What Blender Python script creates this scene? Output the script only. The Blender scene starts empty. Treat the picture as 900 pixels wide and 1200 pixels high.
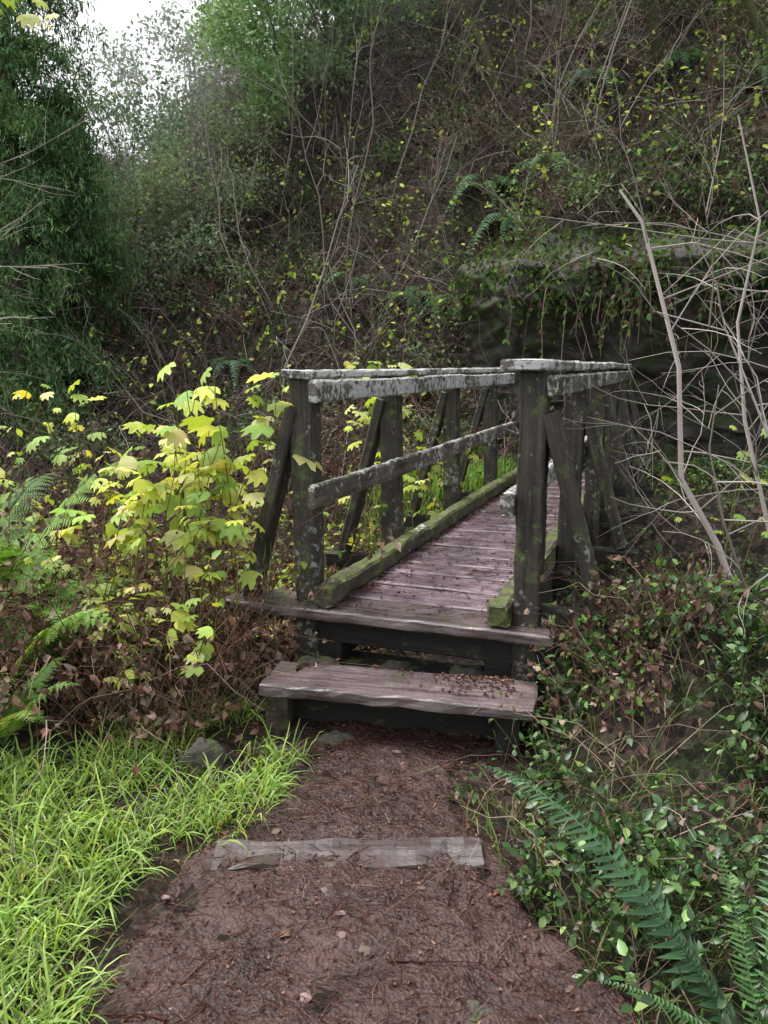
import bpy, math, numpy as np
from mathutils import Vector
rng=np.random.default_rng(11)
scene=bpy.context.scene
A=np.array
# ------------------------------------------------------------ noise / terrain
def smooth(a,b,x):
    t=np.clip((x-a)/(b-a),0,1); return t*t*(3-2*t)
_pm=np.random.default_rng(3).random((256,256))
def vn(x,y):
    xi=np.floor(x).astype(int); yi=np.floor(y).astype(int)
    fx=x-xi; fy=y-yi; fx=fx*fx*(3-2*fx); fy=fy*fy*(3-2*fy)
    a=_pm[xi&255,yi&255]; b=_pm[(xi+1)&255,yi&255]; c=_pm[xi&255,(yi+1)&255]; d=_pm[(xi+1)&255,(yi+1)&255]
    return (a*(1-fx)+b*fx)*(1-fy)+(c*(1-fx)+d*fx)*fy
def fbm(x,y,o=4):
    s=0;am=.5;tot=0
    for i in range(o):
        s=s+am*vn(x*2**i+17.3*i,y*2**i+5.1*i); tot+=am; am*=.5
    return s/tot
L1=A([-.356,3.80]); DD=A([.347,.938]); PP=A([.938,-.347])
PY=[-6,0,1.75,2.33,2.9,3.3]; PLX=[-.8,-.8,-.76,-.62,-.42,-.45]; PRX=[.6,.62,.60,.30,.22,.4]
def height(x,y):
    x=np.asarray(x,float); y=np.asarray(y,float)
    q=.347*x+.938*y; r=.938*x-.347*y
    n=fbm(x*.9,y*.9,3)-.5
    n2=fbm(x*.22+9,y*.22+4,4)-.5
    near=-.50+.02*np.clip(y,0,3)+.10*smooth(.75,2.2,-x)+.06*n
    near=near+.60*smooth(.55,1.25,x)*smooth(2.2,3.3,y)-.08*smooth(.5,1.5,x)*(1-smooth(2,3,y))
    gl=-.95+.25*smooth(0,3,r)+.35*n
    g=smooth(3.2,4.4,q)*(1-smooth(7.2,8.3,q))
    z=near*(1-g)+gl*g
    far=-.10+.03*n
    f=smooth(7.2,8.3,q); z=z*(1-f)+far*f
    hill=.84*np.maximum(q-9.1,0)**1.03
    hill=hill+n2*5.0*smooth(9.8,14,q)+n*1.3*smooth(9.6,11.5,q)
    w=smooth(-2.5,-1.8,r)*(1-smooth(2.8,4.2,r))
    hill=hill*(1-.8*w*(1-smooth(9.8,10.6,q)))+1.7*smooth(9.9,10.7,q)*w
    cap=6.6+10*smooth(-12.5,-5,r)
    hill=np.where(hill>cap-2, cap-2+2*(1-np.exp(-(np.maximum(hill-cap+2,0))/2)), hill)
    z=z+np.maximum(hill,0)*smooth(8.9,9.2,q)
    return z
def free(x,y,m=0.):
    dx=x-L1[0]; dy=y-L1[1]
    s=dx*DD[0]+dy*DD[1]; w=dx*PP[0]+dy*PP[1]
    br=(s>-.78-m)&(s<5.6)&(w>-.12-m)&(w<1.18+m)
    e=(fbm(x*6,y*6,2)-.5)*.25
    pa=(y<3.4)&(x>np.interp(y,PY,PLX)-m+e)&(x<np.interp(y,PY,PRX)+m+e)
    return ~(br|pa)
def wedge(n,u0,u1,d0,d1,p=1.):
    u=rng.uniform(u0,u1,n); D=d0+(d1-d0)*rng.random(n)**p
    return u*D,D
def onground(x,y,dz=0): return np.stack([x,y,height(x,y)+dz],-1)
# ------------------------------------------------------------ node helpers
def newmat(name):
    m=bpy.data.materials.new(name); m.use_nodes=True; nt=m.node_tree; nt.nodes.clear()
    return m,nt
def nd(nt,t,props=None,**ins):
    n=nt.nodes.new(t)
    for k,v in (props or {}).items(): setattr(n,k,v)
    for k,v in ins.items():
        key=k.replace('_',' ')
        if hasattr(v,'is_output'): nt.links.new(v,n.inputs[key])
        else: n.inputs[key].default_value=v
    return n
def ramp(nt,fac,stops):
    n=nt.nodes.new('ShaderNodeValToRGB'); nt.links.new(fac,n.inputs[0])
    el=n.color_ramp.elements
    while len(el)<len(stops): el.new(.5)
    for e,(p,c) in zip(el,stops):
        e.position=p; e.color=(*c,1) if hasattr(c,'__len__') else (c,c,c,1)
    return n.outputs[0]
def mixc(nt,f,a,b,bt='MIX'):
    n=nt.nodes.new('ShaderNodeMix'); n.data_type='RGBA'; n.blend_type=bt
    for i,v in ((0,f),(6,a),(7,b)):
        if hasattr(v,'is_output'): nt.links.new(v,n.inputs[i])
        elif i==0: n.inputs[i].default_value=v
        else: n.inputs[i].default_value=(*v,1)
    return n.outputs[2]
def mth(nt,op,a,b=0.):
    n=nt.nodes.new('ShaderNodeMath'); n.operation=op
    for i,v in ((0,a),(1,b)):
        if hasattr(v,'is_output'): nt.links.new(v,n.inputs[i])
        else: n.inputs[i].default_value=v
    return n.outputs[0]
def noise(nt,vec,scale,detail=5,rough=.55): 
    return nd(nt,'ShaderNodeTexNoise',Vector=vec,Scale=scale,Detail=detail,Roughness=rough).outputs[0]
def finish(nt,col,rough,hgt=None,bs=.5,bd=.01,spec=.4):
    p=nd(nt,'ShaderNodeBsdfPrincipled')
    for k,v in (('Base Color',col),('Roughness',rough),('Specular IOR Level',spec)):
        if hasattr(v,'is_output'): nt.links.new(v,p.inputs[k])
        else: p.inputs[k].default_value=(*v,1) if hasattr(v,'__len__') else v
    if hgt is not None:
        b=nd(nt,'ShaderNodeBump',Strength=bs,Distance=bd,Height=hgt); nt.links.new(b.outputs[0],p.inputs['Normal'])
    o=nd(nt,'ShaderNodeOutputMaterial'); nt.links.new(p.outputs[0],o.inputs[0]); return p
def leafmat(name,trans=.35,rough=.45,spec=.35,tint=(1.3,1.2,.5)):
    m,nt=newmat(name)
    col=nd(nt,'ShaderNodeAttribute',{'attribute_name':'Col'}).outputs['Color']
    o=nd(nt,'ShaderNodeOutputMaterial')
    if spec: 
        p=nd(nt,'ShaderNodeBsdfPrincipled',Roughness=rough); p.inputs['Specular IOR Level'].default_value=spec
        nt.links.new(col,p.inputs['Base Color'])
    else:
        p=nd(nt,'ShaderNodeBsdfDiffuse'); nt.links.new(col,p.inputs[0])
    if trans:
        t=nd(nt,'ShaderNodeBsdfTranslucent'); c2=mixc(nt,1.,col,tint,'MULTIPLY'); nt.links.new(c2,t.inputs[0])
        mx=nd(nt,'ShaderNodeMixShader',Fac=trans); nt.links.new(p.outputs[0],mx.inputs[1]); nt.links.new(t.outputs[0],mx.inputs[2])
        nt.links.new(mx.outputs[0],o.inputs[0])
    else: nt.links.new(p.outputs[0],o.inputs[0])
    return m
M_leaf=leafmat('leaf',.4,.5,.3); M_gloss=leafmat('glossy_leaf',.2,.35,.5); M_dry=leafmat('dry_plant',0,.8,0)
M_far=leafmat('distant_leaf',.25,.5,0,(1.1,1.1,.7)); M_bark=leafmat('bark',0,1,0)
# ------------------------------------------------------------ mesh builder
class MB:
    def __init__(s): s.v=[];s.c=[];s.f=[];s.n=0
    def add(s,V,F,C,mi=0):
        V=np.asarray(V,float).reshape(-1,3); C=np.asarray(C,float)
        if C.ndim==1: C=np.broadcast_to(C,(len(V),3))
        s.v.append(V); s.c.append(C.reshape(-1,3)); s.f.append((np.asarray(F)+s.n,mi)); s.n+=len(V)
    def build(s,name,mats,smooth=False):
        V=np.concatenate(s.v); C=np.concatenate(s.c)
        me=bpy.data.meshes.new(name)
        me.vertices.add(len(V)); me.vertices.foreach_set('co',V.astype(np.float32).ravel())
        idx=np.concatenate([f.ravel() for f,_ in s.f]).astype(np.int32)
        tot=np.concatenate([np.full(len(f),f.shape[1]) for f,_ in s.f])
        mi=np.concatenate([np.full(len(f),m) for f,m in s.f]).astype(np.int32)
        st=np.concatenate([[0],np.cumsum(tot)[:-1]]).astype(np.int32)
        me.loops.add(len(idx)); me.loops.foreach_set('vertex_index',idx)
        me.polygons.add(len(st)); me.polygons.foreach_set('loop_start',st)
        me.polygons.foreach_set('material_index',mi)
        if smooth: me.polygons.foreach_set('use_smooth',np.ones(len(st),bool))
        ca=me.color_attributes.new('Col','FLOAT_COLOR','POINT')
        ca.data.foreach_set('color',np.concatenate([np.clip(C,0,1),np.ones((len(C),1))],1).astype(np.float32).ravel())
        me.update(calc_edges=True)
        for m in mats: me.materials.append(m)
        o=bpy.data.objects.new(name,me); scene.collection.objects.link(o); return o
def cols(n,pal,jit=.25,w=None):
    pal=A(pal,float); i=rng.choice(len(pal),n,p=w)
    return pal[i]*rng.uniform(1-jit,1+jit,(n,1))*rng.uniform(.92,1.08,(n,3))
def frames(yaw,pitch,roll):
    cy,sy,cp,sp,cr,sr=np.cos(yaw),np.sin(yaw),np.cos(pitch),np.sin(pitch),np.cos(roll),np.sin(roll)
    z=0*yaw; o=z+1
    Rz=np.stack([cy,-sy,z,sy,cy,z,z,z,o],-1).reshape(-1,3,3)
    Rx=np.stack([o,z,z,z,cp,-sp,z,sp,cp],-1).reshape(-1,3,3)
    Ry=np.stack([cr,z,sr,z,o,z,-sr,z,cr],-1).reshape(-1,3,3)
    return Rz@Rx@Ry
def inst(mb,T,loc,R,sc,C,mi=0):
    TV,TF=T; n=len(loc); k=len(TV)
    V=np.einsum('nij,kj->nki',R,TV)*sc[:,None,None]+loc[:,None]
    F=(TF[None]+(np.arange(n)*k)[:,None,None]).reshape(-1,TF.shape[1])
    mb.add(V,F,np.repeat(C,k,0),mi)
LEAF=(A([[0,0,0],[.26,.3,.07],[.24,.62,.06],[0,1,-.08],[-.24,.62,.06],[-.26,.3,.07],[0,.5,0]]),
      A([[0,1,6],[1,2,6],[2,3,6],[3,4,6],[4,5,6],[5,0,6]]))
QUAD=(A([[0,0,0],[.28,.45,.05],[0,1,0],[-.28,.45,.05]]),A([[0,1,2,3]]))
CURL=(A([[0,0,0],[.3,.3,.2],[.2,.7,-.1],[0,1,.25],[-.22,.6,.15],[-.3,.25,-.1]]),A([[0,1,2],[0,2,3],[0,3,4],[0,4,5]]))
def palm():
    pts=[];ang=[-158,-135,-108,-84,-64,-46,-33,-18,0,18,33,46,64,84,108,135,158]; rad=[.50,.60,.66,.74,.54,.80,.90,.60,1.,.60,.90,.80,.54,.74,.66,.60,.50]
    for a,r in zip(ang,rad):
        a=math.radians(a); pts.append([math.sin(a)*r*.60,math.cos(a)*r*.60+.42,-.16*r*r+(.07 if r<.68 else 0)])
    V=A([[0,.10,0],[0,.42,0.03]]+pts); n=len(pts)
    F=[[1,2+i,3+i] for i in range(n-1)]+[[1,0,2],[1,1+n,0]]
    return V,A(F)
PALM=palm()
def leaves(mb,loc,size,pal,T=LEAF,tilt=.5,mi=0,jit=.25,w=None,down=0.,szj=.35):
    n=len(loc)
    if n==0: return
    R=frames(rng.uniform(0,6.283,n),rng.normal(-down,tilt,n),rng.normal(0,tilt,n))
    inst(mb,T,loc,R,size*rng.uniform(1-szj,1+szj,n),cols(n,pal,jit,w),mi)
def tubes(mb,P,R,C,sides=3,mi=0):
    N,K,_=P.shape
    T=np.gradient(P,axis=1); T/=np.linalg.norm(T,axis=-1,keepdims=True)+1e-9
    ref=A([.31,.22,.92]); a=np.cross(T,ref); a/=np.linalg.norm(a,axis=-1,keepdims=True)+1e-9
    b=np.cross(T,a); th=np.arange(sides)*2*math.pi/sides
    V=P[:,:,None]+R[:,:,None,None]*(a[:,:,None]*np.cos(th)[:,None]+b[:,:,None]*np.sin(th)[:,None])
    i=np.arange(K-1)[:,None]*sides; j=np.arange(sides)[None]; j2=(j+1)%sides
    f=np.stack([i+j,i+j2,i+sides+j2,i+sides+j],-1).reshape(-1,4)
    F=(f[None]+(np.arange(N)*K*sides)[:,None,None]).reshape(-1,4)
    mb.add(V,F,np.repeat(C,K*sides,0),mi)
def ribbons(mb,P,W,S,C,mi=0):
    N,K,_=P.shape
    V=np.stack([P-S[:,None]*W[:,:,None],P+S[:,None]*W[:,:,None]],2)
    i=np.arange(K-1)*2; f=np.stack([i,i+1,i+3,i+2],-1)
    F=(f[None]+(np.arange(N)*K*2)[:,None,None]).reshape(-1,4)
    mb.add(V,F,np.repeat(C,K*2,0),mi)
def arcs(base,yaw,L,a,b,c,K=6,wig=.03):
    n=len(base); f=lambda v:np.broadcast_to(np.asarray(v,float),(n,))[:,None,None]
    t=np.linspace(0,1,K)[None,:,None]
    h=np.stack([np.cos(yaw),np.sin(yaw),0*yaw],-1)[:,None]
    P=base[:,None]+h*f(L)*t*f(a)+A([0,0,1.])*f(L)*(f(b)*t-f(c)*t*t)
    return P+rng.normal(size=P.shape)*wig*f(L)*t
def taper(r,K,e=.3): return np.asarray(r)[:,None]*np.linspace(1,e,K)[None]
def along(P,n,t0=.3,t1=1.):
    N,K,_=P.shape; i=rng.integers(0,N,n); t=rng.uniform(t0,t1,n)*(K-1); k=np.minimum(t.astype(int),K-2); f=(t-k)[:,None]
    return P[i,k]*(1-f)+P[i,k+1]*f
def fronds(mb,base,yaw,L,a,b,c,C,M=22,pl=.2,pw=.035,mi=0,two=False,twist=0.):
    n=len(base); g=lambda v:np.broadcast_to(np.asarray(v,float),(n,))
    L,a,b,c=g(L),g(a),g(b),g(c)
    yaw=np.asarray(yaw,float)
    h=np.stack([np.cos(yaw),np.sin(yaw),0*yaw],-1); zz=A([0,0,1.])
    def pos(t): return base[:,None]+h[:,None]*(L*a)[:,None,None]*t[...,None]+zz*(L[:,None]*(b[:,None]*t-c[:,None]*t*t))[...,None]
    def tan(t):
        v=h[:,None]*a[:,None,None]+zz*(b[:,None]-2*c[:,None]*t)[...,None]; return v/np.linalg.norm(v,axis=-1,keepdims=True)
    tk=np.broadcast_to(np.linspace(0,1,9),(n,9)); tubes(mb,pos(tk),taper(L*.006,9,.25),C*.8,3,mi)
    t=np.broadcast_to(np.linspace(.12,.99,M),(n,M)); p=pos(t); T=tan(t)
    side=np.cross(T,zz); side/=np.linalg.norm(side,axis=-1,keepdims=True)
    if twist:
        nn=np.cross(side,T); side=side*math.cos(twist)+nn*math.sin(twist)
    nrm=np.cross(side,T)
    ln=L[:,None]*pl*(np.minimum(1,(t-.02)/.3)**.6)*(1-t**2.2*.93)
    for sg in (-1,1):
        dr=side*sg+T*.35-nrm*.12; dr=dr+rng.normal(size=dr.shape)*.12; dr/=np.linalg.norm(dr,axis=-1,keepdims=True)
        ll=ln*rng.uniform(.82,1.08,ln.shape)
        if not two:
            w=(L*pw)[:,None]*(1-.6*t); wd=np.cross(dr,nrm); 
            V=np.stack([p-wd*w[...,None]*.3,p+dr*(ll*.35)[...,None]-wd*w[...,None]*.5+nrm*.004,p+dr*ll[...,None]-nrm*(ll*.2)[...,None]+T*(ll*.12)[...,None],p+dr*(ll*.4)[...,None]+wd*w[...,None]*.5+nrm*.004,p+wd*w[...,None]*.5],2)
            F=(A([[0,1,2],[0,2,3],[0,3,4]])[None]+(np.arange(n*M)*5)[:,None,None]).reshape(-1,3)
            cc=(C[:,None]*rng.uniform(.7,1.3,(n,M,1))).reshape(-1,3)
            mb.add(V,F,np.repeat(cc,5,0),mi)
        else:
            m2=9; tt=np.linspace(.1,1,m2); wd=np.cross(dr,nrm)
            q=p[:,:,None]+dr[:,:,None]*ln[:,:,None,None]*tt[:,None]-nrm[:,:,None]*(ln[:,:,None]*.15*tt**2)[...,None]
            l2=ln[:,:,None]*.30*(1-.85*tt)
            for s2 in (-1,1):
                d2=wd[:,:,None]*s2+dr[:,:,None]*.5; e=dr[:,:,None]*np.ones((1,1,m2,1))*(ln*.045)[:,:,None,None]
                V=np.stack([q-e,q+d2*l2[...,None]*.6-e,q+d2*l2[...,None],q+e],3)
                F=(A([[0,1,2,3]])[None]+(np.arange(n*M*m2)*4)[:,None,None]).reshape(-1,4)
                cc=(C[:,None,None]*rng.uniform(.8,1.2,(n,M,m2,1))).reshape(-1,3)
                mb.add(V,F,np.repeat(cc,4,0),mi)
def branchy(out,p,d,L,r,depth,spread=.7,kids=4,up=.0,wig=.10,K=6,kr=.5):
    p=np.asarray(p,float); d=np.asarray(d,float); d=d/np.linalg.norm(d); pts=[p.copy()]
    for i in range(K-1):
        d=d+rng.normal(size=3)*wig+A([0,0,up]); d/=np.linalg.norm(d); p=p+d*L/(K-1); pts.append(p.copy())
    out.append((A(pts),r,depth))
    if depth>0:
        for k in range(kids):
            t=rng.uniform(.25,1.)*(K-1); i=min(int(t),K-2); q=pts[i]+(pts[i+1]-pts[i])*(t-i)
            dd=d+rng.normal(size=3)*spread
            branchy(out,q,dd,L*rng.uniform(.4,.7),r*kr*rng.uniform(.8,1.2),depth-1,spread,kids,up,wig,K,kr)
def addbr(mb,out,C,sides=4,mi=0,e=.35,jit=.15):
    P=A([o[0] for o in out]); r=A([o[1] for o in out]); n=len(out)
    tubes(mb,P,taper(r,P.shape[1],e),A(C)*rng.uniform(1-jit,1+jit,(n,1)),sides,mi); return P
# ------------------------------------------------------------ ground
m,nt=newmat('forest_soil'); tc=nd(nt,'ShaderNodeTexCoord').outputs['Object']
v=nd(nt,'ShaderNodeTexVoronoi',Vector=tc,Scale=22.); vg=nd(nt,'ShaderNodeSeparateColor',Color=v.outputs['Color']).outputs[0]
c=ramp(nt,vg,[(0,(.020,.014,.012)),(.5,(.050,.036,.030)),(1,(.10,.075,.06))])
big=noise(nt,tc,1.6,7,.65); c=mixc(nt,ramp(nt,big,[(.48,0),(.6,.7)]),c,mixc(nt,vg,(.012,.022,.008),(.06,.10,.03)))
fine=noise(nt,tc,35,6,.7); c=mixc(nt,1.,c,ramp(nt,fine,[(.3,.4),(.7,1.4)]),'MULTIPLY')
finish(nt,c,.9,fine,1.,.04,.2); M_soil=m
tx=np.linspace(-1,1,420); gx=.6+np.sinh(tx*5.0)/np.sinh(5.0)*120
ty=np.linspace(-1,1,460); gy=5+np.sinh(ty*4.4)/np.sinh(4.4)*120
X,Y=np.meshgrid(gx,gy,indexing='xy'); Z=height(X,Y)
def gridmesh(name,X,Y,Z,mat,sm=True):
    h,w=X.shape; V=np.stack([X,Y,Z],-1).reshape(-1,3)
    i=np.arange(h-1)[:,None]*w; j=np.arange(w-1)[None]; a=i+j
    F=np.stack([a,a+1,a+w+1,a+w],-1).reshape(-1,4)
    mb=MB(); mb.add(V,F,A([.05,.04,.03])); return mb.build(name,[mat],sm)
gridmesh('ground',X,Y,Z,M_soil)
m,nt=newmat('dirt'); tc=nd(nt,'ShaderNodeTexCoord').outputs['Object']
a=noise(nt,tc,6,8,.65); c=ramp(nt,a,[(.32,(.018,.008,.007)),(.5,(.052,.025,.021)),(.7,(.115,.062,.054))])
v=nd(nt,'ShaderNodeTexVoronoi',Vector=tc,Scale=85.); vg=nd(nt,'ShaderNodeSeparateColor',Color=v.outputs['Color']).outputs[0]
c=mixc(nt,.4,c,ramp(nt,vg,[(0,(.016,.007,.006)),(.6,(.062,.030,.025)),(1,(.12,.075,.065))]))
f2=noise(nt,tc,120,5,.7); hh=mth(nt,'ADD',a,mth(nt,'MULTIPLY',f2,.3)); hh=mth(nt,'ADD',hh,mth(nt,'MULTIPLY',v.outputs['Distance'],.4))
wet=noise(nt,tc,2.5,4,.5)
finish(nt,c,ramp(nt,wet,[(.38,.18),(.62,.6)]),hh,.9,.02,.5); M_dirt=m
yy=np.linspace(-5,3.5,420); ss=np.linspace(0,1,80)
Lx=np.interp(yy,PY,PLX)+(fbm(yy*3,yy*0,3)-.5)*.2-.08; Rx=np.interp(yy,PY,PRX)+(fbm(yy*3,yy*0+7,3)-.5)*.2+.08
X=Lx[:,None]*(1-ss)+Rx[:,None]*ss; Y=yy[:,None]+0*X
edge=np.minimum(ss,1-ss)[None]
def prel(x,y): return ((fbm(x*7,y*7,4)-.5)*.05+(fbm(x*24,y*24,3)-.5)*.022)
Z=height(X,Y)+.012-.06*(1-smooth(0,.08,edge))+prel(X,Y)
gridmesh('dirt_path',X,Y,Z,M_dirt)
def pathz(x,y): return height(x,y)+.012+prel(x,y)
# ------------------------------------------------------------ wood
def woodmat(name,c1,c2,lichen,moss,rough,rv=.15,spec=.5,lc=(.50,.51,.48),dirt=False):
    m,nt=newmat(name); tcn=nd(nt,'ShaderNodeTexCoord'); uv=tcn.outputs['UV']; ob=tcn.outputs['Object']
    mp=nd(nt,'ShaderNodeMapping',Vector=uv); mp.inputs['Scale'].default_value=(2.2,38,1)
    g=noise(nt,mp.outputs[0],1.,7,.65)
    blot=noise(nt,ob,5,5,.6)
    c=ramp(nt,g,[(.34,c1),(.66,c2)])
    c=mixc(nt,1.,c,ramp(nt,blot,[(.3,.5),(.7,1.4)]),'MULTIPLY')
    nz=nd(nt,'ShaderNodeSeparateXYZ',Vector=nd(nt,'ShaderNodeNewGeometry').outputs['Normal']).outputs[2]
    up=mth(nt,'MAXIMUM',nz,0.)
    if dirt:
        l=noise(nt,ob,8,7,.7); c=mixc(nt,ramp(nt,l,[(.45,0),(.58,.85)]),c,(.05,.027,.023))
    if moss is not None:
        l=noise(nt,ob,9,7,.7); s=mth(nt,'ADD',l,mth(nt,'MULTIPLY',up,.06)); s=mth(nt,'ADD',s,moss)
        c=mixc(nt,ramp(nt,s,[(.50,0),(.62,.9)]),c,mixc(nt,noise(nt,ob,50,3),(.022,.034,.008),(.16,.21,.04)))
    if lichen is not None:
        l=noise(nt,ob,30,5,.65); l2=noise(nt,ob,3.3,3,.5)
        s=mth(nt,'ADD',mth(nt,'MULTIPLY',l,.6),mth(nt,'MULTIPLY',l2,.4))
        s=mth(nt,'ADD',s,mth(nt,'MULTIPLY',up,.05)); s=mth(nt,'ADD',s,lichen)
        c=mixc(nt,ramp(nt,s,[(.51,0),(.56,.85)]),c,lc)
    hh=mth(nt,'ADD',g,mth(nt,'MULTIPLY',noise(nt,ob,60,4),.35))
    finish(nt,c,ramp(nt,blot,[(.3,rough-rv),(.7,rough+rv)]),hh,.8,.007,spec); return m
W_post=woodmat('post_wood',(.012,.009,.007),(.062,.050,.038),-.06,-.03,.7,lc=(.25,.26,.23))
W_rail=woodmat('lichen_rail_wood',(.035,.029,.024),(.15,.128,.11),.035,-.08,.65)
W_mid=woodmat('mid_rail_wood',(.03,.025,.02),(.13,.11,.092),-.01,-.06,.65)
W_curb=woodmat('mossy_curb_wood',(.025,.018,.012),(.09,.07,.052),-.12,.03,.85)
W_deck=woodmat('wet_deck_wood',(.095,.060,.070),(.32,.24,.27),None,None,.24,.10,.8)  # pinkish base colour raised to paint in sky sheen; low roughness gives the wetness
W_sill=woodmat('step_wood',(.045,.030,.030),(.21,.158,.158),None,-.12,.28,.12,.7)
W_slab=woodmat('worn_plank',(.035,.026,.025),(.12,.098,.096),None,None,.35,dirt=True)
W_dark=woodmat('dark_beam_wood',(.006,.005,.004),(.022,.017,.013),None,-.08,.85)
def empty(name):
    e=bpy.data.objects.new(name,None); scene.collection.objects.link(e); e.empty_display_size=.2; return e
def beam(name,p0,p1,w,h,mat,parent,up=(0,0,1),jit=.004,cham=.008,warp=.0):
    p0=np.asarray(p0,float); p1=np.asarray(p1,float); t=p1-p0; L=np.linalg.norm(t); t/=L
    sd=np.cross(t,up); sd/=np.linalg.norm(sd); u=np.cross(sd,t); n=max(3,int(L/.05))
    a,b,c=w/2,h/2,cham
    prof=A([[a-c,-b],[a,-b+c],[a,0],[a,b-c],[a-c,b],[0,b],[-a+c,b],[-a,b-c],[-a,0],[-a,-b+c],[-a+c,-b],[0,-b]])
    st=[0]+list(np.linspace(c*.6,L-c*.6,n))+[L]; seed=rng.uniform(0,90,3); k=len(prof); V=[];per=np.concatenate([[0],np.cumsum(np.linalg.norm(np.diff(np.vstack([prof,prof[:1]]),axis=0),axis=1))])
    for i,s in enumerate(st):
        sc=1-(c/min(a,b)*.5 if i in (0,len(st)-1) else 0)
        j=(fbm(seed[0]+prof[:,0]*25+s*9,seed[1]+prof[:,1]*25+s*3,3)-.5)*2*jit
        j2=(fbm(seed[1]+prof[:,0]*25+s*9,seed[2]+prof[:,1]*25-s*3,3)-.5)*2*jit
        wv=(vn(A([seed[0]+s*1.1]),A([seed[1]]))[0]-.5)*warp
        for m in range(k):
            V.append(p0+t*(s+(j[m]*2 if i in(0,len(st)-1) else 0))+sd*(prof[m,0]*sc+j[m])+u*(prof[m,1]*sc+j2[m]+wv))
    F=[];UV=[];off=rng.uniform(0,50,2)
    for i in range(len(st)-1):
        for m in range(k):
            F.append((i*k+m,(i+1)*k+m,(i+1)*k+(m+1)%k,i*k+(m+1)%k))
            UV+= [(st[i]+off[0],per[m]+off[1]),(st[i+1]+off[0],per[m]+off[1]),(st[i+1]+off[0],per[m+1]+off[1]),(st[i]+off[0],per[m+1]+off[1])]
    F.append(tuple(range(k))); UV+=[(off[0]+prof[m,0]*3,off[1]+prof[m,1]) for m in range(k)]
    F.append(tuple(reversed([(len(st)-1)*k+m for m in range(k)]))); UV+=[(off[0]+prof[m,0]*3,off[1]+prof[m,1]) for m in reversed(range(k))]
    me=bpy.data.meshes.new(name); me.from_pydata([tuple(v) for v in V],[],F); uvl=me.uv_layers.new(name='UVMap')
    uvl.data.foreach_set('uv',A(UV).astype(np.float32).ravel()); me.materials.append(mat); me.update()
    o=bpy.data.objects.new(name,me); scene.collection.objects.link(o); o.parent=parent; return o
def B(s,w,z): 
    p=L1+s*DD+w*PP; return A([p[0],p[1],z])
d3=(DD[0],DD[1],0); p3=(PP[0],PP[1],0)
br=empty('wooden_footbridge')
LS=[0,1.2,2.6,3.95]; RS=[0,1.3,2.6,3.9,5.15]
for i,s in enumerate(LS):
    beam('left_post_%d'%(i+1),B(s,0,-.30),B(s,-.02+rng.normal()*.010,1.07),.118,.10,W_post,br,up=d3,jit=.007)
    beam('left_brace_%d'%(i+1),B(s-.01,-.33,-.04),B(s-.01,-.065,.93),.06,.115,W_post,br,up=d3)
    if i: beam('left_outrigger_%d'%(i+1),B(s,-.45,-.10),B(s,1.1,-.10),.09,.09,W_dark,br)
for i,s in enumerate(RS):
    beam('right_post_%d'%(i+1),B(s,1.06,-.30),B(s,1.06+rng.normal()*.008,1.10),.115,.11,W_post,br,up=d3,jit=.007)
    beam('right_brace_%d'%(i+1),B(s+.05,1.36,.08),B(s+.01,1.125,.93),.06,.13,W_post,br,up=d3)
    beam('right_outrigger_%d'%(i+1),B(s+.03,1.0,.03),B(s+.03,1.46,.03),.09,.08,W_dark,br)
beam('left_side_rail',B(-.13,.085,1.012),B(4.4,.085,1.012),.045,.10,W_rail,br,jit=.008,warp=.012)
beam('left_cap_rail',B(-.09,-.02,1.090),B(4.35,-.02,1.090),.15,.038,W_rail,br,jit=.007,warp=.012)
beam('left_mid_rail',B(-.16,.083,.535),B(4.5,.083,.535),.045,.105,W_mid,br,jit=.008,warp=.018)
beam('right_cap_rail',B(-.13,1.035,1.127),B(5.3,1.035,1.127),.20,.046,W_rail,br,jit=.007,warp=.01)
beam('right_side_rail',B(-.05,1.14,1.04),B(5.3,1.14,1.04),.045,.09,W_mid,br,jit=.006)
beam('right_mid_rail',B(-.10,.972,.535),B(5.2,.972,.535),.055,.105,W_mid,br,jit=.006)
beam('left_curb',B(-.12,.115,.052),B(4.9,.115,.052),.095,.10,W_curb,br,jit=.013,cham=.014)
beam('right_curb',B(-.12,.952,.052),B(5.1,.952,.052),.095,.10,W_curb,br,jit=.013,cham=.014)
beam('front_sill',B(-.01,-.43,-.03),B(-.01,1.20,-.03),.26,.052,W_sill,br,jit=.007,warp=.014)
s=.14;i=0
while s<5.25:
    w=.230+rng.uniform(-.02,.02); i+=1
    beam('deck_plank_%d'%i,B(s+w/2,.058+rng.normal()*.003,-.024+rng.normal()*.004),B(s+w/2+rng.normal()*.004,1.0,-.024+rng.normal()*.004),w,.045,W_deck,br,jit=.003,cham=.007,warp=.006)
    s+=w+.022
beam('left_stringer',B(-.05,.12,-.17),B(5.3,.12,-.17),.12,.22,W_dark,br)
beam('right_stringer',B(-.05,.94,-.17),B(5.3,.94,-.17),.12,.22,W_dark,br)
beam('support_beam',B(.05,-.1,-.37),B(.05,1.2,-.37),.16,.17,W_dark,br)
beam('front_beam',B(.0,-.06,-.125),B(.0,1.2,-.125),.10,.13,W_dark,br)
st=empty('wooden_step')
beam('tread',(-.50,3.335,-.225),(.62,3.095,-.225),.29,.055,W_sill,st,jit=.009,warp=.014)
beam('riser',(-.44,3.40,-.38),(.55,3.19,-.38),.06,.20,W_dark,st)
beam('left_support',(-.46,3.24,-.36),(-.44,3.62,-.36),.10,.21,W_curb,st)
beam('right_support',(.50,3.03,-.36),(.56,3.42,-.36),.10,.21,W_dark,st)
tp=empty('trail_plank')
beam('plank',(-.55,2.345,-.442),(.32,2.355,-.440),.14,.05,W_slab,tp,up=(0,-.10,1),jit=.020,warp=.014)
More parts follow.
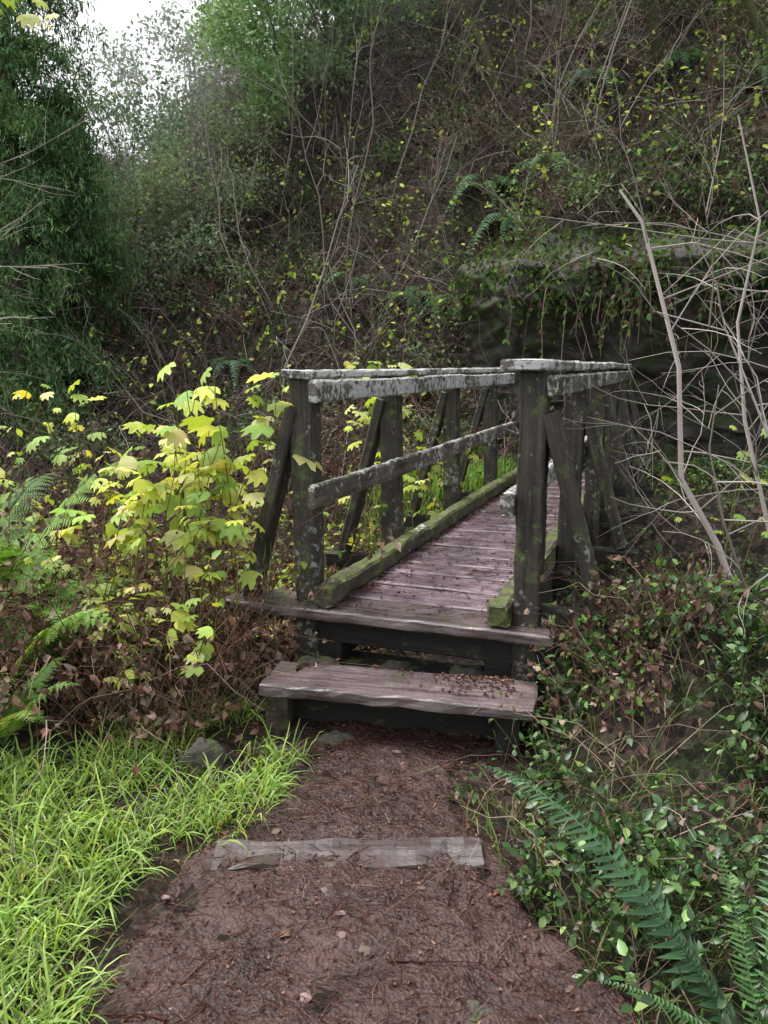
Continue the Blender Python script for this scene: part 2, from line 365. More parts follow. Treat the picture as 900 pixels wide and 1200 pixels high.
# ------------------------------------------------------------ rocks
m,nt=newmat('mossy_rock'); tc=nd(nt,'ShaderNodeTexCoord').outputs['Object']
a=noise(nt,tc,7,8,.65); c=ramp(nt,a,[(.3,(.04,.033,.028)),(.7,(.17,.148,.135))])
nz=nd(nt,'ShaderNodeSeparateXYZ',Vector=nd(nt,'ShaderNodeNewGeometry').outputs['Normal']).outputs[2]
ms=mth(nt,'ADD',noise(nt,tc,6,5,.7),mth(nt,'MULTIPLY',nz,.08)); c=mixc(nt,ramp(nt,ms,[(.52,0),(.62,.9)]),c,(.08,.11,.02)); finish(nt,c,.8,noise(nt,tc,22,7,.7),1.,.02)
M_rock=m
m,nt=newmat('cliff_rock'); tc=nd(nt,'ShaderNodeTexCoord').outputs['Object']
a=noise(nt,tc,3,8,.7); c=ramp(nt,a,[(.3,(.014,.012,.011)),(.7,(.11,.098,.085))]); ms=noise(nt,tc,2.4,6,.7); c=mixc(nt,ramp(nt,ms,[(.48,0),(.6,.9)]),c,(.045,.07,.018)); finish(nt,c,.8,a,1.,.08)
M_cliff=m
def rock(name,loc,sc,mat,sub=4,seed=0,fl=1.):
    import bmesh
    bm=bmesh.new(); bmesh.ops.create_icosphere(bm,subdivisions=sub,radius=1)
    for v in bm.verts:
        c=v.co; k=.72+.8*(fbm(A([c.x*1.5+seed*3.1+20]),A([c.y*1.5+c.z*1.9+20]),4)[0]-.2)
        v.co=Vector((c.x*k*sc[0],c.y*k*sc[1],c.z*k*sc[2]))
    me=bpy.data.meshes.new(name); bm.to_mesh(me); bm.free(); me.materials.append(mat)
    o=bpy.data.objects.new(name,me); o.location=loc; scene.collection.objects.link(o); return o
rock('stone',(-.72,2.98,-.45),(.10,.09,.10),M_rock,seed=1)
rock('stone',(.14,1.84,-.475),(.075,.06,.03),M_rock,seed=3)
rock('stone',(.22,1.74,-.475),(.06,.05,.025),M_rock,seed=4)
rock('stone',(.10,1.72,-.48),(.05,.05,.025),M_rock,seed=15)
rock('stone',(-.20,3.16,-.45),(.09,.06,.06),M_rock,seed=5)
rock('stone',(.02,3.62,-.38),(.16,.10,.14),M_rock,seed=7)
rock('stone',(.38,3.55,-.38),(.14,.10,.12),M_rock,seed=8)
rock('stone',(-.33,3.62,-.38),(.16,.12,.15),M_rock,seed=12)
rock('stone',(1.45,3.35,.18),(.10,.08,.06),M_rock,seed=9)
rock('stone',(-.42,3.08,-.46),(.05,.05,.04),M_rock,seed=14)
rr=np.linspace(-2.6,4.2,240); vv=np.linspace(0,1,140); Rr,Vv=np.meshgrid(rr,vv,indexing='xy')
hz=-.4+3.1*Vv; f1=fbm(Rr*1.1+3,hz*1.3+8,5); f2_=np.abs(fbm(Rr*1.8+13,hz*4.+3,4)-.5)*2
edge=np.minimum(1,np.minimum((Rr+2.6),(4.2-Rr))/.8)
Q=9.65-.1*Vv-.65*smooth(.45,.8,Vv)+1.7*smooth(.84,1,Vv)-(f1-.45)*1.0*edge-f2_*.35+(1-edge)*.7
dx_=DD[0]*Q+PP[0]*Rr; dy_=DD[1]*Q+PP[1]*Rr
gridmesh('rock_outcrop',dx_,dy_,hz+(f1-.5)*.3*Vv,M_cliff,False)
def cliffpt(n,lo=0):
    i=rng.integers(lo,140,n); j=rng.integers(0,240,n); return np.stack([dx_[i,j],dy_[i,j]-.03,hz[i,j]+(f1[i,j]-.5)*.3*Vv[i,j]],-1)
mb=MB(); P0=cliffpt(3500,20); k=fbm(P0[:,0]*1.2,P0[:,2]*1.2+4,3)>.52; P0=P0[k]
P1=cliffpt(6500,100); P0=np.concatenate([P0,P1])
leaves(mb,P0+rng.normal(0,.08,P0.shape),.07,[(.05,.10,.03),(.09,.15,.04),(.13,.20,.05),(.03,.06,.02),(.10,.075,.05)],LEAF,.6,down=.7)
P0=cliffpt(1000,100); P0=P0[fbm(P0[:,0]*2,P0[:,1]*2,3)>.42]; n=len(P0); P=arcs(P0,rng.normal(-1.57,1.,n),.2+1.2*rng.random(n)**2,.45,.3,1.0,6,.06); tubes(mb,P,np.full((n,6),.004),cols(n,[(.20,.15,.12),(.10,.08,.06),(.08,.09,.04)],.3),3,1)
leaves(mb,along(P,4500,.1),.065,[(.06,.12,.04),(.10,.16,.05),(.13,.09,.06)],LEAF,.7,down=.7)
mb.build('ivy',[M_far,M_bark])
# pebbles + litter
mb=MB(); n=220; x=rng.uniform(-.8,.7,n); y=rng.uniform(1.5,3.1,n); k=~free(x,y); x,y=x[k],y[k]; n=len(x)
pv=A([[1,0,0],[0,1,0],[-1,0,0],[0,-1,0],[0,0,.6],[.7,.7,.2],[-.7,.7,.25],[-.7,-.7,.2],[.7,-.7,.2]],float)
pf=A([[0,5,4],[5,1,4],[1,6,4],[6,2,4],[2,7,4],[7,3,4],[3,8,4],[8,0,4]])
inst(mb,(pv,pf),np.stack([x,y,pathz(x,y)-.002],-1),frames(rng.uniform(0,6,n),rng.normal(0,.2,n),rng.normal(0,.2,n)),.004+.018*rng.random(n)**5,cols(n,[(.14,.105,.09),(.09,.06,.052),(.20,.155,.14)]))
mb.build('pebbles',[M_bark])
mb=MB(); n=8500; x=rng.uniform(-1.0,.8,n); y=rng.uniform(1.3,3.3,n); k=~free(x,y,.1); x,y=x[k],y[k]; n=len(x)
P=np.stack([x,y,pathz(x,y)+.004],-1); ya=rng.uniform(0,6.28,n)
BR=[(.065,.030,.022),(.11,.055,.041),(.04,.021,.016),(.18,.11,.08),(.08,.04,.033)]
tubes(mb,arcs(P,ya,.01+.07*rng.random(n)**2,1,.05,.03,3,.06),np.full((n,3),.0010),cols(n,BR,.4),3)
k=rng.random(n)<.3; leaves(mb,P[k],.013,BR,CURL,.3,jit=.4)
k=rng.random(n)<.004; leaves(mb,P[k],.04,[(.2,.12,.09),(.15,.08,.06)],CURL,.25,jit=.3)
k=rng.random(n)<.008; P2=P[k]; n2=len(P2); tubes(mb,arcs(P2,rng.uniform(0,6.28,n2),rng.uniform(.1,.3,n2),1,.05,.04,5,.05),taper(np.full(n2,.003),5),cols(n2,BR,.3),4)
n=1500; s=rng.uniform(-.1,5,n); e=rng.random(n)**3*.40; w=np.where(rng.random(n)<.5,.17+e,.90-e)
q=L1+s[:,None]*DD+w[:,None]*PP; P=np.concatenate([q,np.full((n,1),.006)],1)
leaves(mb,P,.018,BR,CURL,.2,jit=.4); tubes(mb,arcs(P,rng.uniform(0,6.28,n),.05,1,.02,.02,3,.05),np.full((n,3),.0011),cols(n,BR,.4),3)
n=200; x=.05+.5*rng.random(n)**.5; y=3.23-.214*(x-.05)+.12-rng.random(n)**2*.2
P=np.stack([x,y,np.full(n,-.192)],-1); leaves(mb,P,.018,BR,CURL,.2,jit=.4)
mb.build('leaf_litter',[M_dry])
# ------------------------------------------------------------ grass
mb=MB(); n=22000
x=rng.uniform(-2.6,-.25,n); y=rng.uniform(1.2,3.5,n)
k=free(x,y,-.05)&(rng.random(n)<smooth(.28,.5,fbm(x*3,y*3,2)))&(x<-.3)&((y<3.0)|(x>-1.2)); x,y=x[k],y[k]; n=len(x)
base=onground(x,y,-.01); L=rng.uniform(.10,.26,n)*(.7+.6*fbm(x*2,y*2,2)); yaw=rng.uniform(0,6.28,n); 
yaw=np.where(rng.random(n)<.5,rng.normal(-.5,.8,n),yaw)
P=arcs(base,yaw,L,rng.uniform(.3,.9,n),rng.uniform(.8,1.25,n),rng.uniform(.3,1.1,n),6,.015)
W=np.outer(rng.uniform(.0018,.0042,n),[.8,1,.95,.8,.5,.05]); S=np.stack([-np.sin(yaw),np.cos(yaw),rng.normal(0,.3,n)],-1)
GR=[(.24,.39,.08),(.33,.48,.11),(.16,.28,.05),(.42,.54,.18),(.11,.18,.05),(.36,.31,.19)]
ribbons(mb,P,W,S,cols(n,GR,.3,[.25,.24,.2,.16,.1,.05])); 
n=1500; x=rng.uniform(.2,2.,n); y=rng.uniform(1.5,4.2,n); k=free(x,y,.02); x,y=x[k],y[k]; n=len(x); yaw=rng.uniform(0,6.28,n)
P=arcs(onground(x,y),yaw,rng.uniform(.15,.4,n),.5,1.1,.7,6,.02); ribbons(mb,P,np.outer(rng.uniform(.0015,.003,n),[.8,1,.95,.8,.5,.05]),np.stack([-np.sin(yaw),np.cos(yaw),0*yaw],-1),cols(n,[(.16,.26,.06),(.28,.22,.13),(.12,.2,.04)]))
n=3500; s=rng.uniform(3.9,6.0,n); w=rng.uniform(-1.4,-.12,n); q=L1+s[:,None]*DD+w[:,None]*PP; yaw=rng.uniform(0,6.28,n)
P=arcs(onground(q[:,0],q[:,1]),yaw,rng.uniform(.15,.45,n),.4,1.1,.6,6,.02); ribbons(mb,P,np.outer(rng.uniform(.004,.007,n),[.8,1,.95,.8,.5,.05]),np.stack([-np.sin(yaw),np.cos(yaw),0*yaw],-1),cols(n,[(.24,.42,.09),(.17,.32,.06)]))
mb.build('grass',[M_leaf])
# ------------------------------------------------------------ ground cover, right side
mb=MB(); n=8000; x=rng.uniform(.12,2.6,n); y=rng.uniform(1.4,4.3,n)
k=free(x,y,.0)&(rng.random(n)<smooth(.34,.55,fbm(x*3.5+3,y*3.5,3))*.95+.1); x,y=x[k],y[k]; n=len(x)
yaw=rng.uniform(0,6.28,n); hgt=rng.uniform(.06,.36,n)*(.5+fbm(x*2,y*2,2))*np.clip((x-np.interp(y,PY,PRX))*3+.35,.3,1)
P=arcs(onground(x,y),yaw,hgt,.5,1.1,.35,4,.05); tubes(mb,P,np.full((n,4),.0013),cols(n,[(.05,.05,.02)]),3)
PV=[(.045,.105,.030),(.065,.145,.038),(.028,.065,.02),(.11,.21,.05),(.22,.34,.10)]; PW=[.29,.29,.2,.15,.07]
for t in (.35,.6,.8,1.):
    leaves(mb,along(P,n,t-.15,t),.033,PV,LEAF,.65,w=PW,down=-.1,szj=.55)
mb.build('periwinkle_groundcover',[M_gloss])
DB=[(.13,.078,.055),(.19,.125,.092),(.10,.062,.046),(.27,.20,.155),(.15,.085,.066)]
mb=MB(); n=600; x=rng.uniform(.3,2.4,n); y=rng.uniform(1.6,4.0,n); k=free(x,y,.05); x,y=x[k],y[k]; n=len(x); yaw=rng.uniform(0,6.28,n)
P=arcs(onground(x,y),yaw,rng.uniform(.2,.8,n),.8,.9,.6,7,.03); tubes(mb,P,taper(rng.uniform(.001,.003,n),7),cols(n,DB+[(.3,.25,.2)],.3),3)
leaves(mb,along(P,900,.1),.035,DB,CURL,1.,jit=.4); mb.build('dead_stems',[M_dry])
# ------------------------------------------------------------ brown brush (left gully) 
def bset(n,f): 
    x,y=f(n); k=free(x,y,.06); return x[k],y[k]
mb=MB()
x,y=bset(5200,lambda n:wedge(n,-.72,.12,3.1,9.5,1.3)); k=(y>3.0+.1*x)|(x<-1.5); x,y=x[k],y[k]; n=len(x)
yaw=rng.uniform(0,6.28,n)
P=arcs(onground(x,y),yaw,rng.uniform(.5,1.4,n),rng.uniform(.2,.8,n),rng.uniform(.6,1.2,n),rng.uniform(.2,.9,n),7,.03)
tubes(mb,P,taper(rng.uniform(.0015,.0042,n),7),cols(n,DB+[(.20,.10,.075)],.35),3)
leaves(mb,along(P,24000,.2),.04,DB+[(.2,.10,.07)],CURL,1.1,jit=.4)
n=420; x,y=bset(n,lambda n:wedge(n,-.7,.12,3.3,9,1.3)); n=len(x)
fronds(mb,onground(x,y,.15),rng.uniform(0,6.28,n),rng.uniform(.4,.75,n),.7,rng.uniform(.9,1.4,n),rng.uniform(.8,1.5,n),cols(n,DB,.3),20,.13,.02,twist=.5)
mb.build('dead_bracken',[M_dry])
YG=[(.47,.56,.10),(.57,.60,.12),(.36,.50,.10),(.27,.42,.09),(.64,.64,.25)]
mb=MB()
x,y=bset(480,lambda n:wedge(n,-.7,.1,3.4,8.5,1.)); n=len(x); yaw=rng.uniform(0,6.28,n)
P=arcs(onground(x,y),yaw,rng.uniform(.6,1.4,n),.4,1.1,.35,6,.03); tubes(mb,P,taper(rng.uniform(.002,.004,n),6),cols(n,[(.14,.10,.05)]),3)
leaves(mb,along(P,3400,.45),.055,[(.22,.34,.07),(.36,.44,.08),(.14,.24,.05),(.48,.48,.12)],LEAF,.55,jit=.35)
mb.build('bramble_shrub',[M_leaf])
def thimble(x,y,zs,R,n,size,pal=YG):
    mb=MB(); g=float(height(x,y)); m=max(5,n//5)
    tops=np.stack([x+rng.normal(0,R,m),y+rng.normal(0,R*.8,m),rng.uniform(zs[0],zs[1],m)],-1)
    b=A([x,y,g])+rng.normal(0,.12,(m,3))*A([1,1,0]); t=np.linspace(0,1,7)[None,:,None]
    P=b[:,None]*(1-t)+tops[:,None]*t; P=P+A([0,0,1.])*.18*np.sin(t*math.pi)+rng.normal(size=P.shape)*.008
    tubes(mb,P,taper(np.full(m,.0045),7,.4),cols(m,[(.18,.13,.07),(.13,.15,.05)]),4,1)
    loc=along(P,n,.6,1.)+rng.normal(0,.05,(n,3))*A([1,1,.5]); R_=frames(rng.normal(3.14,1.2,n),rng.normal(-.25,.35,n),rng.normal(0,.35,n))
    inst(mb,PALM,loc,R_,size*rng.uniform(.4,1.2,n),cols(n,pal,.25),0)
    mb.build('thimbleberry_shrub',[M_leaf,M_bark])
thimble(-1.00,4.1,(.60,1.22),.18,62,.17)
thimble(-.72,3.95,(.85,1.25),.10,34,.16)
thimble(-1.12,3.75,(.45,.90),.20,42,.16)
thimble(-.85,3.6,(.25,.65),.18,32,.14)
thimble(-.98,3.4,(-.10,.30),.16,26,.11)
thimble(-.85,3.2,(-.25,.05),.12,16,.10)
thimble(-1.35,3.6,(.0,.6),.2,26,.10)
thimble(-1.6,4.3,(.5,1.0),.2,22,.11)
thimble(-1.85,5.2,(.7,1.15),.22,24,.12)
thimble(-2.4,4.9,(.5,1.1),.22,22,.11)
thimble(-.1,6.6,(1.0,1.45),.20,46,.15)
thimble(-.5,5.4,(.3,.8),.2,24,.11)
thimble(.35,6.2,(.3,1.0),.22,30,.11)
thimble(1.9,4.3,(.5,.85),.12,14,.10,[(.2,.32,.06),(.4,.48,.1)])
# ------------------------------------------------------------ ferns
def fern(name,x,y,n,L,pal,b=1.0,c=.9,a=.8,M=26,pl=.16,pw=.04,two=False,mat=None,dz=.03):
    mb=MB(); base=np.tile(onground(A([x]),A([y]),dz),(n,1)); yaw=np.linspace(0,6.28,n,endpoint=False)+rng.normal(0,.2,n)
    fronds(mb,base,yaw,L*rng.uniform(.75,1.1,n),a,b*rng.uniform(.8,1.2,n),c*rng.uniform(.8,1.2,n),cols(n,pal,.2),M,pl,pw,two=two)
    return mb.build(name,[mat or M_leaf])
FG=[(.19,.35,.08),(.26,.42,.11),(.13,.25,.05)]
for x,y,L in [(-1.68,3.3,1.0),(-2.05,4.0,1.15),(-1.5,2.95,.5),(-2.5,4.6,1.1),(-1.6,3.7,.8)]:
    fern('lady_fern',x,y,11,L,FG,1.3,.85,.65,24,.18,.03,True)
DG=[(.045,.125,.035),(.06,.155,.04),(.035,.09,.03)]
mb=MB()
base=np.tile(A([[.86,1.52,-.47]]),(8,1))
tips=A([[.30,2.30,-.09],[1.15,2.15,-.05],[.58,2.02,-.24],[.50,1.66,-.30],[1.2,1.75,-.15],[.66,1.38,-.25],[.90,1.98,-.12],[.62,1.78,-.12]])
v=tips-base; L=np.hypot(v[:,0],v[:,1]); b=A([1.05,1.05,.9,1.,1.,.9,1.0,1.2])
fronds(mb,base,np.arctan2(v[:,1],v[:,0]),L,1.,b,b-(v[:,2])/L,cols(8,DG,.2),38,.10,.024)
mb.build('sword_fern',[M_gloss])
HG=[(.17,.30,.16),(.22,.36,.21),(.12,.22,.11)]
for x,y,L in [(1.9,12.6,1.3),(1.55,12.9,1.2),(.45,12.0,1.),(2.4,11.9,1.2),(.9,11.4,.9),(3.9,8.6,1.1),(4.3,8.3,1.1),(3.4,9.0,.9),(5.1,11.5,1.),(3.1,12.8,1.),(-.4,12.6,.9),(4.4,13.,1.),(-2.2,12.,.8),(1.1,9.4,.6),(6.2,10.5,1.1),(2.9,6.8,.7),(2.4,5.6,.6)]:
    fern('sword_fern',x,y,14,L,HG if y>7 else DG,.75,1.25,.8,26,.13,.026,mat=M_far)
# ------------------------------------------------------------ hillside cover
def mask(x,y,s,a,b,o=0): return rng.random(len(x))<smooth(a,b,fbm(x*s+o,y*s+o*1.7,3))
mb=MB()
x,y=wedge(30000,-.75,.75,8.5,27,1.1); leaves(mb,onground(x,y,.03),.08,[(.07,.05,.04),(.12,.085,.065),(.05,.035,.03),(.19,.15,.12)],CURL,.6,jit=.45,mi=0)
mb.build('fallen_leaves',[M_dry])
mb=MB()
x,y=wedge(8500,-.75,.75,8.9,26,1.0); k=(fbm(x*.7,y*.7,3)>.36); x,y=x[k],y[k]; n=len(x); yaw=rng.uniform(0,6.28,n)
HB=[(.20,.15,.125),(.30,.245,.21),(.13,.095,.08),(.42,.37,.33),(.21,.145,.12),(.09,.07,.058)]
P=arcs(onground(x,y),yaw,rng.uniform(.6,2.3,n),rng.uniform(.3,1,n),rng.uniform(.6,1.2,n),rng.uniform(.4,1.3,n),7,.045)
tubes(mb,P,taper(rng.uniform(.003,.008,n),7,.4),cols(n,HB,.35),3)
leaves(mb,along(P,12000,.2),.065,DB,CURL,1.1,jit=.4)
x,y=wedge(600,-.7,.7,9.4,20,1.1); n=len(x)
fronds(mb,onground(x,y,.15),rng.normal(-1.8,.7,n),rng.uniform(.6,1.1,n),.6,.4,rng.uniform(.9,1.5,n),cols(n,DB,.3),16,.11,.02,twist=.3)
mb.build('hillside_brambles',[M_dry])
mb=MB()
x,y=wedge(620,-.75,.75,9.2,26,1.0); k=(fbm(x*.5+3,y*.5+5,3)>.42)|(rng.random(len(x))<.25); x,y=x[k],y[k]
# extra bushes on the lip of the rock outcrop
rq=rng.uniform(9.9,11.8,46); rl=rng.uniform(-2.6,4.2,46); x=np.concatenate([x,DD[0]*rq+PP[0]*rl]); y=np.concatenate([y,DD[1]*rq+PP[1]*rl])
BP=[(.08,.14,.055),(.12,.20,.07),(.17,.26,.10),(.22,.31,.13),(.05,.09,.04),(.17,.18,.10),(.16,.125,.09),(.13,.10,.08)]
for xx,yy_ in zip(x,y):
    R=rng.uniform(.35,1.0); n=26; z0=float(height(xx,yy_)); yaw=rng.uniform(0,6.28,n)
    P=arcs(np.tile([[xx,yy_,z0]],(n,1))+rng.normal(0,.12,(n,3))*A([1,1,0]),yaw,R*rng.uniform(.7,1.5,n),rng.uniform(.3,.9,n),rng.uniform(.7,1.2,n),rng.uniform(.1,.6,n),5,.05)
    tubes(mb,P,taper(rng.uniform(.003,.006,n),5),cols(n,HB,.3),3)
    pc=A(BP[rng.integers(0,len(BP))]); m_=int(230*R+50)
    leaves(mb,along(P,m_,.25)+rng.normal(0,.05,(m_,3)),.072,[pc,pc*.7,pc*1.3],QUAD,.7,jit=.3)
x,y=wedge(1800,-.35,.6,9.3,20,1.0); k=mask(x,y,.6,.46,.60,13); x,y=x[k],y[k]; n=len(x); yaw=rng.uniform(0,6.28,n)
P=arcs(onground(x,y),yaw,rng.uniform(.8,2.0,n),.4,1.1,.3,6,.03); tubes(mb,P,taper(rng.uniform(.003,.006,n),6),cols(n,[(.16,.13,.09)]),3)
leaves(mb,along(P,3400,.4),.08,YG+[(.2,.32,.08)],LEAF,.6,jit=.3)
mb.build('hillside_shrubs',[M_far])
mb=MB()
x,y=wedge(2400,.18,.75,3.3,9.2,1.1); k=free(x,y,.12); x,y=x[k],y[k]; n=len(x); yaw=rng.uniform(0,6.28,n)
P=arcs(onground(x,y),yaw,rng.uniform(.2,.75,n),.5,1.,.5,5,.04); tubes(mb,P,taper(rng.uniform(.0015,.0035,n),5),cols(n,DB+[(.12,.13,.05)],.3),3,1)
leaves(mb,along(P,13000,.2),.042,[(.06,.13,.035),(.10,.20,.05),(.18,.30,.07),(.04,.08,.025)],LEAF,.6,jit=.3)
mb.build('bank_weeds',[M_leaf,M_bark])
mb=MB()
x=rng.normal(1.0,.17,460); y=rng.normal(3.28,.22,460); n=len(x); k=free(x,y,.02); x,y=x[k],y[k]; n=len(x); yaw=rng.uniform(0,6.28,n)
P=arcs(onground(x,y),yaw,rng.uniform(.15,.55,n),.5,1.2,.6,5,.05); tubes(mb,P,taper(np.full(n,.002),5),cols(n,DB,.3),3); leaves(mb,along(P,1500,.2),.035,DB+[(.16,.24,.06),(.12,.2,.05)],CURL,1.,jit=.4)
mb.build('dead_weeds',[M_dry])
# ------------------------------------------------------------ bare shrub at right
mb=MB(); out=[]
GT=(.37,.32,.29)
main=[A([[1.61,3.4,-.03],[1.45,3.4,.355],[1.27,3.4,.65],[1.23,3.4,1.12],[1.05,3.42,1.70],[.96,3.45,1.83]])]
main.append(A([[1.75,3.3,0],[1.60,3.3,.5],[1.50,3.35,.9],[1.46,3.4,1.3],[1.52,3.4,1.7],[1.40,3.4,2.1]]))
main.append(A([[1.85,3.2,.1],[1.70,3.1,.45],[1.55,3.0,.62],[1.42,3.0,.9],[1.25,3.0,1.25],[.98,3.0,1.32]]))
main.append(A([[2.1,3.6,.2],[1.95,3.6,.8],[1.85,3.6,1.3],[1.70,3.6,1.62],[1.5,3.6,1.7],[1.2,3.6,1.42]]))
main.append(A([[1.95,3.4,-.1],[1.75,3.3,.05],[1.5,3.2,.2],[1.38,3.2,.5],[1.30,3.2,.8],[1.32,3.2,1.05]]))
for i,mm in enumerate(main):
    out.append((mm,[.017,.011,.008,.007,.008][i],2))
    for j in range(10):
        t=rng.uniform(1,4.9); k=int(t); q=mm[k]+(mm[min(k+1,5)]-mm[k])*(t-k)
        branchy(out,q,A([rng.normal(0,.7),rng.normal(0,.5),rng.uniform(.0,.9)]),rng.uniform(.35,.9),.0034,2,.55,2,-.05,.15,6,.55)
addbr(mb,out,GT,5,0,.3,.4)
mb.build('bare_shrub',[M_bark])
mb=MB(); out=[]
for p,d,L in [((-2.3,3.6,1.5),(1,-.1,.25),.8),((-2.4,3.8,1.9),(1,0,.1),.9),((-2.2,3.3,1.35),(1,.1,-.05),.7)]:
    branchy(out,p,A(d),L,.005,2,.45,3,0,.1,6,.5)
out.append((A([[-2.6,3.9,height(-2.6,3.9)],[-2.55,3.9,.3],[-2.5,3.85,1.],[-2.45,3.8,1.6],[-2.35,3.6,2.1],[-2.0,3.3,2.6]]),.02,2))
P=addbr(mb,out,(.36,.31,.28),4,0); 
mb.build('bare_sapling',[M_bark])
mb=MB(); loc=A([-1.32,3.1,2.42])+rng.normal(0,1,(16,3))*A([.12,.1,.05]); inst(mb,PALM,loc,frames(rng.uniform(0,6,16),rng.normal(-.4,.3,16),rng.normal(0,.3,16)),rng.uniform(.05,.10,16),cols(16,YG,.1))
tubes(mb,A([[[-2.2,3.3,2.5],[-1.9,3.2,2.52],[-1.6,3.15,2.5],[-1.3,3.1,2.42]]]),A([[.006,.005,.004,.002]]),A([[.1,.08,.05]]),4,1)
mb.build('leafy_sprig',[M_leaf,M_bark])
# ------------------------------------------------------------ saplings on the slope
mb=MB(); out=[]
xs,ys=wedge(150,-.6,.7,10,24,1.); zs=height(xs,ys)
for x,y,z in zip(xs,ys,zs):
    L=rng.uniform(1.2,3.4); branchy(out,(x,y,z-.1),A([rng.normal(0,.45),-.25+rng.normal(0,.2),1.]),L,.006+L*.004,2,.55,4,0.,.16,6,.45)
P=addbr(mb,out,(.27,.23,.20),3,0,.4,.5)
mb.build('bare_thicket',[M_bark])
mb=MB(); out=[]
for x,y,d,L,r in [(4.2,13.,(-.35,-.2,1),6,.10),(5.6,12.,(-.5,-.2,.9),5,.08),(3.2,15.,(.5,-.2,1),6,.11),(6.5,13.5,(-.8,-.3,.6),6,.11),(2.2,16.,(-.4,0,1),6,.09),(7.5,12.5,(-.9,-.2,.35),5,.10)]:
    branchy(out,(x,y,float(height(x,y))-.2),A(d),L,r,3,.55,4,.0,.14,6,.48)
P=addbr(mb,out,(.10,.105,.055),6,0,.4,.3)
leaves(mb,along(P,13000,.2),.085,[(.11,.19,.05),(.18,.27,.07),(.08,.14,.05),(.32,.38,.10)],QUAD,.8,1,jit=.35)
mb.build('mossy_tree_limbs',[M_bark,M_far])
# ------------------------------------------------------------ trees
def conifer(x,y,H,Lm,pal,nb=150,dens=46,h0=.02,sz=(.07,.15),m=5):
    mb=MB(); z=float(height(x,y)); t=np.linspace(0,1,8)
    T=np.stack([x+.1*np.sin(t*3),y+0*t,z-.2+H*t],-1)[None]; tubes(mb,T,H*.013*(1-.9*t)[None],A([[.08,.06,.05]]),8,0)
    h=np.sort(rng.uniform(h0,1,nb)); yaw=rng.uniform(0,6.28,nb); L=Lm*(1-h**1.4*.9)*rng.uniform(.6,1.15,nb)
    b=np.stack([np.interp(h,t,T[0,:,0]),np.full(nb,y),z+H*h],-1)
    P=arcs(b,yaw,L,1.,.15,.5,8,.02); tubes(mb,P,taper(.006+L*.006,8,.2),np.tile([[.08,.065,.05]],(nb,1)),4,0)
    n=nb*dens; loc=along(P,n,.05,1.); off=rng.normal(0,.12,(n,3))*A([1,1,.5]); loc=loc+off
    l2=np.repeat(loc,m,0)+rng.normal(0,.05,(n*m,3)); c=np.repeat(cols(n,pal,.45),m,0)
    R=frames(rng.uniform(0,6.28,n*m),rng.normal(-.8,.5,n*m),rng.normal(0,.7,n*m))
    TT=(A([[0,0,0],[.09,.45,0],[0,1,0],[-.09,.45,0]]),A([[0,1,2,3]]))
    inst(mb,TT,l2,R,rng.uniform(sz[0],sz[1],n*m),c,1); mb.build('conifer_tree',[M_bark,M_far])
CG=[(.10,.19,.08),(.14,.25,.10),(.20,.32,.13),(.07,.13,.06)]
CH=[(.26,.36,.25),(.33,.43,.30),(.20,.29,.20)]  # hazy set: distance haze painted into the leaf colours as paler tones
conifer(-5.45,12.3,12,1.9,CG,250,66); conifer(-7.3,13.5,14,2.6,CG,170,50,sz=(.12,.22),m=4); conifer(-4.9,13.0,4.2,1.3,CG,120,60)
conifer(-9.0,18.5,12,2.6,CG,110,38,sz=(.12,.24),m=4); conifer(-11.5,20,15,3.2,CH,90,34,sz=(.14,.26),m=4)
def broadleaf(x,y,H,R,pal,n,size,th=.08):
    mb=MB(); z=float(height(x,y)); out=[]
    branchy(out,(x,y,z-.3),A([rng.normal(0,.1),rng.normal(0,.1),1.]),H*.75,th,0,.1,0,0,.05)
    tr=out[0][0]
    for i in range(12):
        k=rng.integers(1,6); branchy(out,tr[k],A([rng.normal(0,1),rng.normal(0,1),rng.uniform(.2,1.)]),R*rng.uniform(.6,1.),th*.4,2,.6,3,.02,.12,6,.5)
    P=addbr(mb,out,(.24,.22,.20),5,0,.35); tips=P[[i for i,o in enumerate(out) if o[2]<=1]]
    c0=along(tips,n//25,.4,1.); loc=np.repeat(c0,25,0)+rng.normal(0,.22,(len(c0)*25,3)); c=np.repeat(cols(len(c0),pal,.3),25,0)
    m=len(loc); inst(mb,QUAD,loc,frames(rng.uniform(0,6.28,m),rng.normal(-.3,.7,m),rng.normal(0,.7,m)),size*rng.uniform(.6,1.3,m),c*rng.uniform(.8,1.2,(m,1)),1)
    mb.build('broadleaf_tree',[M_bark,M_far])
SG=[(.30,.46,.22),(.38,.54,.28),(.24,.38,.18)]
broadleaf(-2.6,17,5.0,2.2,SG,20000,.10); broadleaf(-1.2,19,6,2.4,SG,14000,.12); broadleaf(-5.6,24,3.5,2.2,CH,9000,.13)
broadleaf(2.0,20,6,2.4,[(.2,.3,.12),(.26,.34,.14)],10000,.12); broadleaf(6,18,6,2.6,[(.15,.24,.09),(.22,.32,.11)],11000,.12)
broadleaf(9.5,17,7,3,[(.12,.2,.08),(.18,.27,.09)],11000,.12)
broadleaf(-7.6,15.5,3.0,1.6,CH,8000,.09,.05); broadleaf(-4.2,14.5,2.6,1.5,[(.24,.33,.2),(.3,.38,.24)],8000,.08,.04)  # pale palettes on this line and the next paint haze into the leaves
broadleaf(-5.2,17,3.0,1.8,CH,8000,.10,.05); broadleaf(-3.2,15.5,2.4,1.4,[(.26,.34,.2),(.32,.4,.24)],6000,.08,.04)
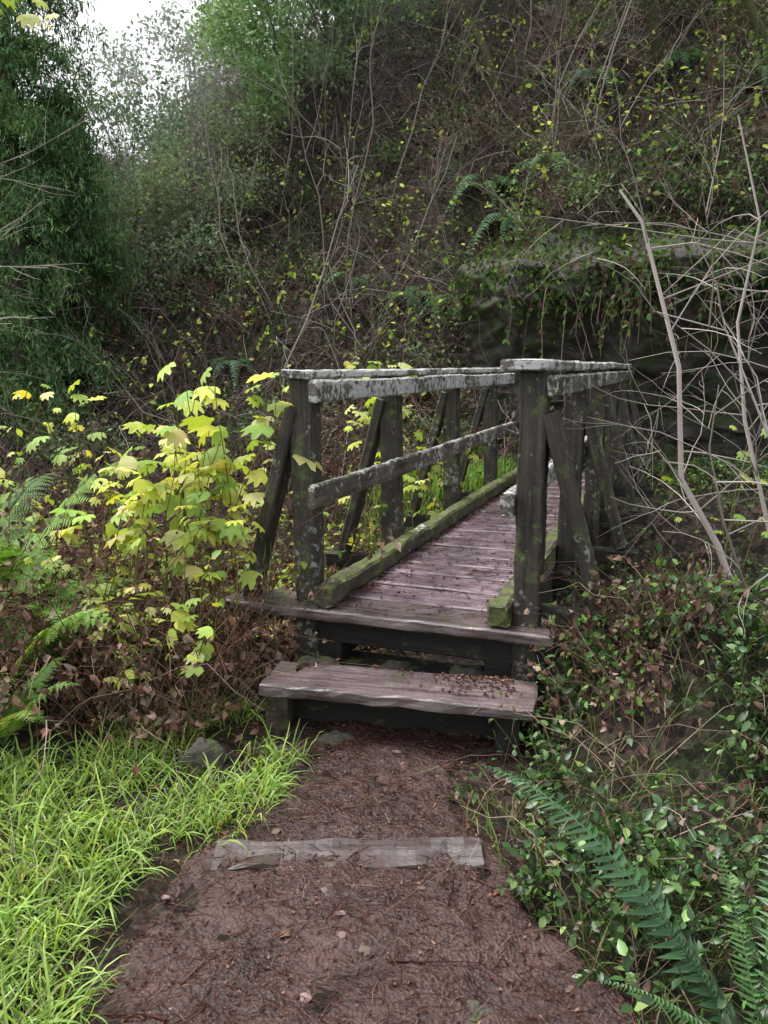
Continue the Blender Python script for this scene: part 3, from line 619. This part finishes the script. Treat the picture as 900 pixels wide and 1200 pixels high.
# mist hanging in the trees upslope
m,nt=newmat('mist'); vs=nd(nt,'ShaderNodeVolumeScatter',Density=.030,Anisotropy=.2); vs.inputs['Color'].default_value=(.96,.98,1,1)
o=nd(nt,'ShaderNodeOutputMaterial'); nt.links.new(vs.outputs[0],o.inputs['Volume'])
V=[(-40,12.8,-3),(14,17,-3),(14,45,-3),(-40,45,-3)]; V+= [(a,b,24) for a,b,_ in V]
me=bpy.data.meshes.new('mist'); me.from_pydata(V,[],[(3,2,1,0),(4,5,6,7),(0,1,5,4),(1,2,6,5),(2,3,7,6),(3,0,4,7)]); me.materials.append(m)
scene.collection.objects.link(bpy.data.objects.new('mist',me))
# ------------------------------------------------------------ light, sky, camera
w=bpy.data.worlds.new('World'); scene.world=w; w.use_nodes=True; nt=w.node_tree; nt.nodes.clear()
sk=nt.nodes.new('ShaderNodeTexSky'); sk.sky_type='NISHITA'; sk.sun_disc=False
el=math.radians(60); az=math.radians(-60)
sk.sun_elevation=el; sk.sun_rotation=az; sk.dust_density=4.; sk.air_density=1.; sk.ozone_density=1.
hs=nt.nodes.new('ShaderNodeHueSaturation'); hs.inputs['Saturation'].default_value=.25; hs.inputs['Value'].default_value=2.8; nt.links.new(sk.outputs[0],hs.inputs['Color'])
bg=nt.nodes.new('ShaderNodeBackground'); bg.inputs['Strength'].default_value=.15; nt.links.new(hs.outputs[0],bg.inputs[0])
ow=nt.nodes.new('ShaderNodeOutputWorld'); nt.links.new(bg.outputs[0],ow.inputs[0])
sd=bpy.data.lights.new('sun','SUN'); sd.energy=1.9; sd.angle=math.radians(30); sd.color=(1,.98,.95)
so=bpy.data.objects.new('sun',sd); scene.collection.objects.link(so)
dirv=Vector((math.sin(az)*math.cos(el),math.cos(az)*math.cos(el),math.sin(el)))
so.rotation_euler=dirv.to_track_quat('Z','Y').to_euler(); so.location=dirv*30
cd=bpy.data.cameras.new('camera'); cam=bpy.data.objects.new('camera',cd); scene.collection.objects.link(cam)
cam.location=(0,0,1.12); cam.rotation_euler=(math.radians(90-10.25),0,0)
cd.sensor_fit='VERTICAL'; cd.sensor_height=36; cd.sensor_width=27; cd.lens=28.2; cd.clip_end=500; cd.clip_start=.05
scene.camera=cam
scene.view_settings.view_transform='Standard'; scene.view_settings.look='None'; scene.view_settings.exposure=0
